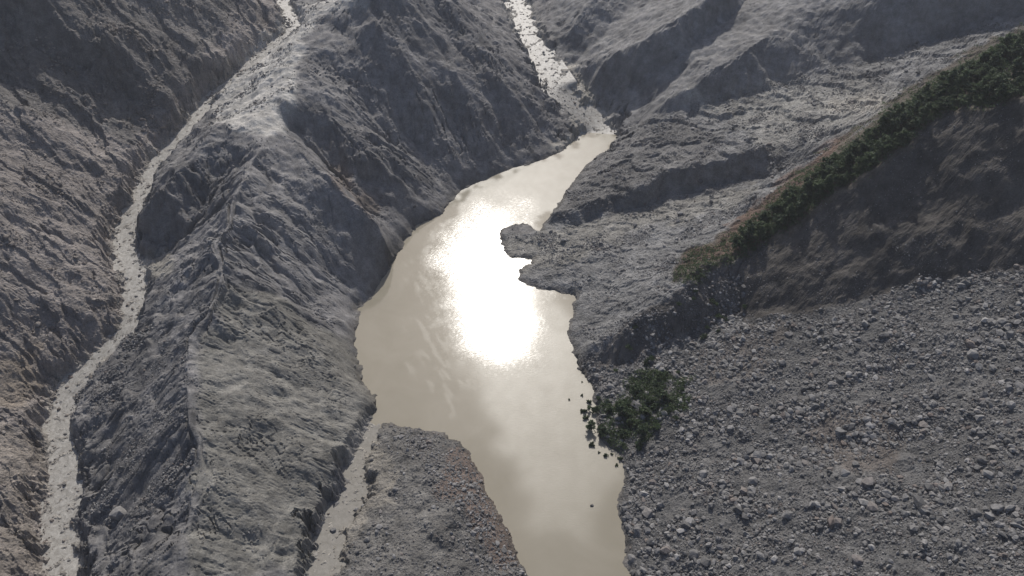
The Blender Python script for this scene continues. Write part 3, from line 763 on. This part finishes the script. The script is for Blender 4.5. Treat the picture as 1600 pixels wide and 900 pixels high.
boulders(125, z_scree * (Vp > 520), 2.6, 5.2, scree_label, 'boulders on the scree slope')
boulders(40, z_fan * .6 + fan_edge, 1.8, 3.6, bank_label, 'boulders on the debris bank')
boulders(65, z_left * clump2, 2.0, 4.2, hill_label, 'boulders on the brown hillside', BMb)
boulders(50, z_terr * (1 - z_wood), 2.0, 4.2, terrace_label, 'boulders on the terrace')
boulders(14, z_top, 1.6, 3.0, 'pale boulder on the flat light top of the ridge', 'boulders on the ridge top')
for u, v, s, lb in [(188, 806, 7.5, 'big dark triangular boulder at the foot of the ridge beside the long stream'),
                    (521, 830, 3.2, 'dark rounded boulder standing in the silty trickle'),
                    (205, 652, 2.4, 'dark boulder on the edge of the long pale stream')]:
    p = hit(u, v)
    if p: boulder(p[0], p[1], s, lb)
for Q, wd, n, lb, g in [(Q_left, 7, 26, 'small dark boulder sitting in the long pale stream', 'boulders in the long stream'),
                        (Q_up, 8, 22, 'small dark boulder in the stream above the lake head', 'boulders in the upper stream')]:
    for k in range(n):
        q = Q[random.randrange(4, len(Q) - 8)]
        x, y = q[0] + random.uniform(-.6, .6) * wd, q[1] + random.uniform(-.6, .6) * wd
        boulder(x, y, random.uniform(1.2, 2.4), lb, g)

# ------------------------------------------------------------------ trees
def tube(bm, pts_, r0, r1, seg=6):
    prev = None; n = len(pts_)
    for i, p in enumerate(pts_):
        p = Vector(p); d = (Vector(pts_[min(i + 1, n - 1)]) - Vector(pts_[max(i - 1, 0)])).normalized()
        a = d.orthogonal().normalized(); b = d.cross(a); r = r0 + (r1 - r0) * i / (n - 1)
        ring = [bm.verts.new(p + a * math.cos(t * 6.283 / seg) * r + b * math.sin(t * 6.283 / seg) * r) for t in range(seg)]
        if prev:
            for t in range(seg): bm.faces.new((prev[t], prev[(t + 1) % seg], ring[(t + 1) % seg], ring[t]))
        prev = ring
def tree_meshes(seed, h, w_, conifer):
    r = random.Random(seed); bm = bmesh.new()
    lean = (r.uniform(-.06, .06) * h, r.uniform(-.06, .06) * h)
    tube(bm, [(0, 0, -.5), (lean[0] * .3, lean[1] * .3, h * .35), (lean[0], lean[1], h * .92)], h * .035, h * .008)
    tips = []
    nl = 16 if conifer else 12
    for k in range(nl):
        t = r.uniform(.18, .9); a = k * 2.4 + r.uniform(-.4, .4)
        L = w_ * (1.05 - t * .85 if conifer else math.sin(math.pi * (t * .8 + .15))) * r.uniform(.7, 1.15)
        z0 = h * t; z1 = z0 + L * (-.05 if conifer else .5) * r.uniform(.5, 1.2)
        c = (lean[0] * t, lean[1] * t)
        e = (c[0] + math.cos(a) * L, c[1] + math.sin(a) * L, z1)
        tube(bm, [(c[0], c[1], z0), ((c[0] + e[0]) / 2, (c[1] + e[1]) / 2, (z0 + z1) / 2 + .1), e], h * .012, h * .004, 4)
        tips.append((Vector((c[0], c[1], z0)), Vector(e)))
    tips.append((Vector((lean[0] * .8, lean[1] * .8, h * .75)), Vector((lean[0], lean[1], h))))
    tm = bpy.data.meshes.new('trunk'); bm.to_mesh(tm); bm.free(); tm.materials.append(M_bark)
    V, Fs = [], []
    for a, e in tips:
        for k in range(70):
            p = a.lerp(e, r.uniform(.25, 1.05)) + Vector((r.gauss(0, .2), r.gauss(0, .2), r.gauss(0, .16))) * w_ * .62
            s = r.uniform(.2, .45) * (w_ / 2) ** .5
            q = Euler((r.uniform(-1, 1), r.uniform(-1, 1), r.uniform(0, 6.28))).to_matrix()
            i0 = len(V)
            for c in ((-s, 0, 0), (0, -s * .55, s * .12), (s, 0, 0), (0, s * .55, s * .12)): V.append(p + q @ Vector(c))
            Fs.append((i0, i0 + 1, i0 + 2, i0 + 3))
    cm = mesh_np('crown', np.array(V), np.array(Fs), M_leaf, smooth=False)
    return tm, cm
TM = [tree_meshes(k, (4.6, 5.6, 3.6, 6.4, 4.2, 3.2, 5.0)[k], (1.9, 2.0, 2.1, 1.9, 2.2, 1.9, 2.1)[k], k in (0, 1, 3)) for k in range(7)]
def tree(x, y, z, s, label, group, tilt=None, kind=None):
    tm, cm = TM[random.randrange(7) if kind is None else kind]
    t = link('tree', None, label=label, cat='tree', group=group)
    t.location = (x, y, z); t.rotation_euler = tilt or (random.uniform(-.08, .08), random.uniform(-.08, .08), random.uniform(0, 6.28)); t.scale = (s, s, s * random.uniform(.9, 1.1))
    link('trunk', tm, t); link('crown', cm, t)
    return t
wood_core = zone([(1170,385),(1215,340),(1260,290),(1340,215),(1470,118),(1600,45),(1760,-60),(1760,125),(1600,160),(1480,183),(1380,255),(1300,318),(1240,352),(1190,383)], 1, .5)
dV, _ = segdist(np.array([unproj(*p) for p in [(1175,382,33),(1230,325,47),(1300,270,63),(1400,192,84),(1480,140,95),(1600,75,107),(1680,32,115)]]), 16.0)
dV2, _ = segdist(np.array([unproj(*p) for p in [(1185,388,33.5),(1240,355,44),(1300,318,56),(1380,255,73.5),(1480,183,89),(1600,160,100),(1680,142,108)]]), 16.0)
belt = (np.minimum(dV, dV2) < 8 + 4 * sstep(1300, 1500, U) + 4 * fbm(GX / 9, GY / 9, 151, 2)) * (.25 + (np.minimum(dV, dV2) < 6)) * (Vp < 420) * (U < 1660) * np.clip(1 - z_cliff * 1.6, 0, 1)
belt = belt.astype(np.float32)
x, y = scatter(3000, belt)
kept = []
for a, c in zip(x, y):
    if all((a - p) ** 2 + (c - q) ** 2 > 1.9 ** 2 for p, q in kept): kept.append((a, c))
kept = kept[:300]
for a, c in kept:
    j, i = near(a, c); kd = random.randrange(7); sc_ = random.choice((.6, .85, 1.1, 1.3, 1.6)) * random.uniform(.85, 1.15)
    lb = ('small ' if sc_ < .7 else 'tall ' if sc_ > 1.15 else '') + ('pointed dark green tree' if kd in (0, 1, 3) else 'bushy dark green tree')
    lb += ' on the lip of the bare cliff' if dV2[j, i] < dV[j, i] else ' on the ridge side of the tree belt facing the terrace'
    tree(a, c, float(hz(a, c)) - .1, sc_, lb, 'trees along the crest', kind=kd)
x, y = scatter(60, zone([(1040,440),(1090,405),(1180,345),(1200,360),(1170,395),(1110,430)], 1, .4) + .5 * e_band)
for a, c in list(zip(x, y))[:26]:
    tree(a, c, float(hz(a, c)) - .15, random.uniform(.35, .6), 'low dark shrub on the brown bank below the end of the tree belt', 'shrubs on the brown bank', kind=random.choice((2, 4, 5)))
# the thicket between the trees: nobody could count it
def thicket(name, n, dm, label, hmax):
    x, y = scatter(n, dm); k = 9
    z = hz(x, y)
    P = np.stack([x, y, z], -1)[:, None, :] + rng.normal(size=(n, k, 3)) * np.array([.6, .6, .25]) + np.array([0, 0, 1]) * rng.uniform(.1, hmax, (n, k, 1))
    R = rand_rot(n * k); s_ = rng.uniform(.25, .55, (n * k, 1, 1))
    q = np.array([(-1, 0, 0), (0, -.55, .12), (1, 0, 0), (0, .55, .12)])
    V = np.einsum('nij,kj->nki', R, q) * s_ + P.reshape(-1, 1, 3)
    f = np.arange(n * k * 4).reshape(-1, 4)
    link(name, mesh_np(name, V.reshape(-1, 3), f, M_leaf, smooth=False), label=label, cat='undergrowth', kind='stuff')
thicket('undergrowth', 7000, belt + .12 * wood_core + .05 * z_wood, 'dark green undergrowth covering the ground along the wooded crest', 1.6)
thicket('undergrowth', 1300, zone([(925,630),(1000,590),(1060,600),(1055,650),(1000,690),(950,690)], 2, 2.2), 'mat of torn green branches on the rocks by the lake edge', 1.2)
thicket('scrub', 900, zone([(1040,450),(1080,405),(1180,335),(1280,250),(1300,270),(1240,330),(1190,385),(1110,430)], 2, .8), 'low scrub on the reddish brown bank below the tree belt', .7)
# trees carried down by the slide, lying at the water's edge
slid = [(925,640),(935,625),(950,640),(945,660),(960,650),(975,640),(990,632),(1005,625),(1020,618),(1035,625),(1048,640),(1040,655),(1025,660),(1010,650),(995,660),(980,668),(965,676),(950,678),
        (935,676),(985,688),(1000,676),(1018,640),(1000,610),(1018,600),(1035,608),(1052,622),(970,625),(1030,585),(1045,595),(1012,575),(960,692),(975,655),(945,650),(1055,610),(990,645),(1008,635),(918,645),(928,680),(1030,640),(965,640)]
for u, v in slid:
    p = hit(u + random.uniform(-13, 13), v + random.uniform(-11, 11))
    if p:
        a = random.uniform(0, 6.28)
        tree(p[0], p[1], p[2] + .2, random.choice((.55, .75, 1.0, 1.25)) * random.uniform(.9, 1.1), 'uprooted green tree heaped with others at the lake edge below the scree', 'uprooted trees at the lake edge', (random.uniform(.5, 1.25), 0, a))
for u, v, s in [(905,640,.45),(912,620,.35),(892,625,.28),(968,722,.55),(956,712,.35),(934,705,.3),(908,598,.25),(940,604,.3),(920,655,.7),(912,648,.6),(926,690,.6),(944,708,.5),(960,728,.4),(922,632,.6)]:
    p = unproj(u, v, 0)
    tree(p[0], p[1], -.1, s, 'small loose tree top floating in the muddy water off the heap', 'tree tops floating in the lake', (1.35, 0, random.uniform(0, 6.28)), kind=random.choice((2, 4, 5)))
p = unproj(925, 790, 0); boulder(p[0], p[1], 1.5, 'lone dark rock showing above the muddy water off the scree', z=.15)


# ------------------------------------------------------------------ thin mountain air
def haze():
    bm = bmesh.new(); bmesh.ops.create_cube(bm, size=1)
    for v in bm.verts: v.co = (v.co.x * 15600, v.co.y * 15600 + 380, -9.0 if v.co.z < 0 else 320.0)
    me = bpy.data.meshes.new('haze'); bm.to_mesh(me); bm.free()
    m = bpy.data.materials.new('haze_air'); m.use_nodes = True; n = m.node_tree.nodes; n.remove(n['Principled BSDF'])
    pv = n.new('ShaderNodeVolumePrincipled'); pv.inputs['Color'].default_value = (.95, .96, 1, 1); pv.inputs['Density'].default_value = .0001; pv.inputs['Anisotropy'].default_value = .25
    m.node_tree.links.new(pv.outputs[0], n['Material Output'].inputs['Volume'])
    me.materials.append(m)
    link('haze', me, label='thin pale mountain haze filling the valley', cat='haze', kind='stuff')
haze()
